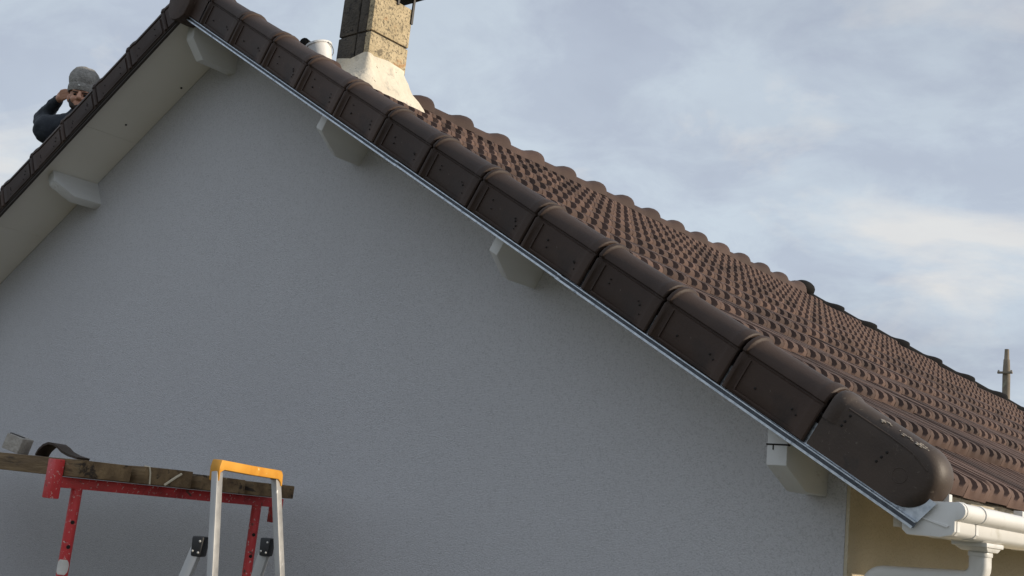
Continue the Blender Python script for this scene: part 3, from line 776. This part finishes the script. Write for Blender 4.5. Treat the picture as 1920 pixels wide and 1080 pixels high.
fq = ray_pt(577, 86, .98); m_ = MB(); m_.tube([(0, -.05, 0), (0, .10, 0)], [.034, .034], 14); m_.tube([(0, -.056, 0), (0, -.05, 0)], [.02, .02], 10)  # made-up roll in place of a dark ridge cap end
o = m_.build('cap_end_roll', 'hip', None, bevel=.004); o.location = (fq.x, fq.y, fq.z); o.rotation_euler = (0, 0, radians(20)); tag(o, 'short black roll left of the white bucket, made up for a dark ridge cap end', 'roll')

# far utility pole behind the house
YP = 30.
pt = ray_pt(1888, 655, YP); pc = ray_pt(1887, 700, YP)
po = empty('utility_pole', (pt.x, pt.y, GZ)); tag(po, 'thin grey utility pole with crosspiece beyond the roof at right', 'utility pole')
hp = pt.z - GZ
m_ = MB(); m_.tube([(0, 0, 0), (0, 0, hp - .75), (0, 0, hp - .56), (0, 0, hp - .3), (.0, 0, hp - .28), (0, 0, hp)], [.13, .105, .098, .085, .07, .06], 12); m_.build('mast', 'pole', po)
m_ = MB(); zc_ = pc.z - GZ; m_.tube([(-.02, -.02, zc_), (.0, 0, zc_)], .1, 8); m_.box((-.20, -.17, zc_ - .03), (.20, -.10, zc_ + .03), 0, None); m_.build('crosspiece', 'pole', po, bevel=.01)
for s_ in (-1, 1):
    m_ = MB(); m_.tube([(s_ * .17, -.135, zc_ + .03), (s_ * .17, -.135, zc_ + .07)], .025, 8); m_.build('insulator', 'plaster_grey', po)

# tree far to the left, only its crown edge shows past the verge
tb = ray_pt(-42, 385, 14.0); tree = empty('tree', (tb.x, tb.y, GZ)); tag(tree, 'yellow-green tree at the left edge beyond the roof', 'tree')
ht = tb.z - GZ
m_ = MB(); m_.tube([(0, 0, -.1), (.05, 0, ht * .3), (-.05, .05, ht * .6), (0, 0, ht * .95)], [.2, .16, .10, .03], 10)
random.seed(21)
for k in range(9):
    a = random.random() * 6.28; z0 = ht * random.uniform(.35, .75); L1 = random.uniform(.5, .9)
    m_.tube([(0, 0, z0), (L1 * .5 * cos(a), L1 * .5 * sin(a), z0 + .3), (L1 * cos(a), L1 * sin(a), z0 + .75)], [.05, .035, .012], 6)
m_.build('trunk', 'bark', tree)
m_ = MB()
for k in range(5200):
    while True:
        p = Vector((random.uniform(-1, 1), random.uniform(-1, 1), random.uniform(-1, 1)))
        if p.length < 1: break
    p = Vector((p.x * 1.0, p.y * 1.0, ht - .9 + p.z * 1.35))
    if noise.noise(p * 1.9) < -.12: continue
    n_ = Vector((random.gauss(0, 1), random.gauss(0, 1), random.gauss(0, 1))).normalized(); a = n_.orthogonal().normalized(); b_ = n_.cross(a); s_ = random.uniform(.035, .07)
    m_.add([p - a * s_, p + b_ * s_ * .5, p + a * s_, p - b_ * s_ * .5], [(0, 1, 2, 3)])
m_.build('crown', 'leaf', tree)

# ------------------------------------------------------------------ roofer kneeling on the far slope
# head position from the photograph; he kneels on the left-hand slope just behind its verge
hc_ = ray_pt(152, 184, .50)
pe = empty('person', (hc_.x, hc_.y + .1, zt(hc_.x))); 
tag(pe, 'person in grey beanie and dark jacket holding a hand to the head by the verge', 'person')
roof_z = zt(hc_.x)
fd = Vector((.80, -.60, 0)).normalized()          # where he faces: towards the viewer's right
rd = Vector((fd.y, -fd.x, 0))                      # his right-hand side
if rd.dot(r2) > 0: rd = -rd
def bp(r, f, z): return hc_ + rd * r + fd * f + Vector((0, 0, z))
def solid(parts, name, matn, vox, par, smooth=6):
    m_ = MB()
    for p in parts:
        if p[0] == 'c': m_.capsule(*p[1:])
        else: m_.ball(*p[1:], 16, 12)
    o = m_.build(name, matn, None); md = o.modifiers.new('r', 'REMESH'); md.mode = 'VOXEL'; md.voxel_size = vox; md.use_smooth_shade = True
    ms = o.modifiers.new('s', 'SMOOTH'); ms.iterations = smooth; ms.factor = .5
    put(o, par); return o
# skeleton
neck = bp(0, -.035, -.115); chest = bp(0, -.10, -.34); pelvis = bp(0, -.17, -.70)
shR, shL = bp(.185, -.09, -.235), bp(-.185, -.09, -.235)
elR = ray_pt(79, 224, .47); haR = ray_pt(112, 184, .44)
wr = elR + (haR - elR) * .93
elL, haL = bp(-.27, .02, -.47), bp(-.20, .24, -.55)
kneeR, kneeL = bp(.14, .13, roof_z - hc_.z + .09), bp(-.14, .13, roof_z - hc_.z + .09)
hipR, hipL = bp(.09, -.17, -.74), bp(-.09, -.17, -.74)
ankR, ankL = bp(.14, -.28, roof_z - hc_.z + .10), bp(-.14, -.28, roof_z - hc_.z + .10)
head = []
hb = MB()
def hd_(r, f, z): return bp(r, f, z)
body = [('b', bp(0, -.005, .03), (.078, .078, .10)), ('b', bp(0, .018, -.035), (.062, .062, .075)), ('b', bp(0, .045, -.085), (.035, .035, .030)),
        ('c', bp(0, .085, .012), .011, bp(0, .104, -.030), .016), ('c', bp(-.013, .085, -.033), .011, bp(.013, .085, -.033), .011),
        ('c', bp(-.040, .068, .026), .013, bp(.040, .068, .026), .013), ('b', bp(.035, .055, -.030), (.026, .026, .026)), ('b', bp(-.035, .055, -.030), (.026, .026, .026)),
        ('c', bp(-.022, .076, -.062), .008, bp(.022, .076, -.062), .008), ('c', bp(-.018, .074, -.074), .009, bp(.018, .074, -.074), .009),
        ('b', bp(.076, -.010, -.012), (.016, .018, .032)), ('b', bp(-.076, -.010, -.012), (.016, .018, .032)),
        ('c', bp(0, -.02, -.06), .052, neck, .056), ('c', neck, .06, chest, .12), ('c', chest, .12, pelvis, .12),
        ('c', shR, .05, elR, .040), ('c', elR, .040, wr, .027), ('c', shL, .05, elL, .04), ('c', elL, .04, haL, .028),
        ('c', neck, .045, shR, .04), ('c', neck, .045, shL, .04),
        ('c', hipR, .075, kneeR, .05), ('c', hipL, .075, kneeL, .05), ('c', kneeR, .05, ankR, .035), ('c', kneeL, .05, ankL, .035)]
# raised hand: palm, four fingers curled on the hat's rim, thumb off the side
tw = (bp(.085, .02, .045) - wr); pd = tw.normalized(); pk = wr + pd * .075
side = pd.cross(fd).normalized(); nrm = side.cross(pd)
body += [('c', wr, .026, wr + pd * .03, .028)]
for i, (o_, ln) in enumerate(((-.028, .062), (-.010, .072), (.010, .068), (.028, .052))):
    a = wr + pd * .02 + side * o_ * .5; k1 = wr + pd * .078 + side * o_; k2 = k1 + (pd * .75 - rd * .5).normalized() * ln * .5; k3 = k2 + (pd * .3 - rd * 1.0).normalized() * ln * .5
    body += [('c', a, .014, k1, .0115), ('c', k1, .0105, k2, .0095), ('c', k2, .0095, k3, .008)]
t0 = wr + pd * .025 + side * -.022; t1 = t0 + (pd * .9 + side * -.35 - rd * .3).normalized() * .040; t2 = t1 + (pd * .8 - rd * .6).normalized() * .030
body += [('c', t0, .014, t1, .012), ('c', t1, .0115, t2, .009)]
# other hand resting on the roof side
for i, o_ in enumerate((-.03, -.01, .01, .03)):
    a = haL; k1 = haL + Vector((0, 0, -.06)) + rd * o_ + fd * .03; k2 = k1 + Vector((0, 0, -.03)) + fd * .02; body += [('c', a, .014, k1, .011), ('c', k1, .0105, k2, .009)]
body += [('c', haL, .014, haL + rd * .045 + fd * .03 + Vector((0, 0, -.02)), .011)]
bo = solid(body, 'body', 'skin', .0052, pe, 4)
# jacket and trousers over it
jk = [('c', neck + Vector((0, 0, .0)), .070, chest, .150), ('c', chest, .155, pelvis, .150), ('c', bp(.05, -.07, -.175), .080, shR, .090), ('c', bp(-.05, -.07, -.175), .080, shL, .090), ('b', shR, (.10, .10, .10)),
      ('c', shR, .080, elR, .062), ('c', elR, .064, elR + (wr - elR) * .95, .040), ('c', shL, .080, elL, .062), ('c', elL, .062, elL + (haL - elL) * .88, .044), ('b', bp(0, -.05, -.12), (.085, .085, .045)),
      ('b', elR + Vector((0, 0, -.012)), (.060, .060, .055))]
jo = solid(jk, 'jacket', 'jacket', .011, pe, 5)
tx_ = bpy.data.textures.new('folds', 'CLOUDS'); tx_.noise_scale = .07; dm = jo.modifiers.new('d', 'DISPLACE'); dm.texture = tx_; dm.strength = .022; dm.mid_level = .5; dm.texture_coords = 'GLOBAL'
solid([('c', pelvis, .145, hipR, .11), ('c', pelvis, .145, hipL, .11), ('c', hipR, .105, kneeR, .082), ('c', hipL, .105, kneeL, .082), ('c', kneeR, .080, ankR, .058), ('c', kneeL, .080, ankL, .058)], 'trousers', 'trousers', .014, pe)
for an in (ankR, ankL):
    m_ = MB(); m_.capsule(an + Vector((0, 0, .0)), .055, an - fd * .10 + Vector((0, 0, -.02)), .050); put(m_.build('boot', 'rubber', None), pe)
# short beard and sideburns
solid([('b', bp(0, .040, -.082), (.046, .046, .030)), ('c', bp(.060, .018, -.035), .018, bp(.040, .050, -.080), .020), ('c', bp(-.060, .018, -.035), .018, bp(-.040, .050, -.080), .020)], 'beard', 'hair', .008, pe)
for s_ in (-1, 1):
    m_ = MB(); m_.capsule(bp(s_ * .045, .074, .0155), .0042, bp(s_ * .018, .083, .0125), .0042); put(m_.build('eyebrow', 'hair', None), pe)
    m_ = MB(); m_.ball(bp(s_ * .032, .070, -.002), (.011, .011, .007), 12, 8); put(m_.build('eye', 'dot', None), pe)
# knitted hat: slouching crown and turned-up brim
rows = []; n = 40
def hatp(a, rr, z, tilt=.0):
    x = rr * cos(a); y = rr * sin(a); return bp(x, y, 0) + Vector((0, 0, z)) + fd * (tilt)
hat = [(.084, .030), (.091, .028), (.0955, .040), (.0965, .062), (.094, .078), (.0905, .084), (.096, .094), (.097, .125), (.094, .155), (.085, .185), (.070, .205), (.048, .218), (.020, .223), (.001, .224)]
for i, (r_h, z) in enumerate(hat):
    row = []
    for k in range(n):
        a = 2 * pi * k / n
        rib = .0016 * cos(a * 20) * (1 if i < 6 else .5)
        lump = noise.noise(Vector((cos(a) * 1.6, sin(a) * 1.6, z * 16))) * (.010 if i > 5 else .002)
        row.append(hatp(a, (r_h + rib + lump) * (1 if i < 13 else 1), z + lump * .4, -.018 * max(0, (z - .08)) / .14))
    rows.append(row)
m_ = MB(); m_.grid(rows, 0, True); ho = put(m_.build('beanie', 'knit', None, angle=80), pe)
m_ = MB(); q = bp(.012, .0968, .058); m_.box(q - Vector((.006, .006, .005)), q + Vector((.006, .006, .005))); bd = m_.build('badge', 'badge', None, bevel=.002); put(bd, pe)
for o in list(bpy.data.objects):
    if o.parent is pe and o.name.startswith(('badge', 'eyebrow')): pass
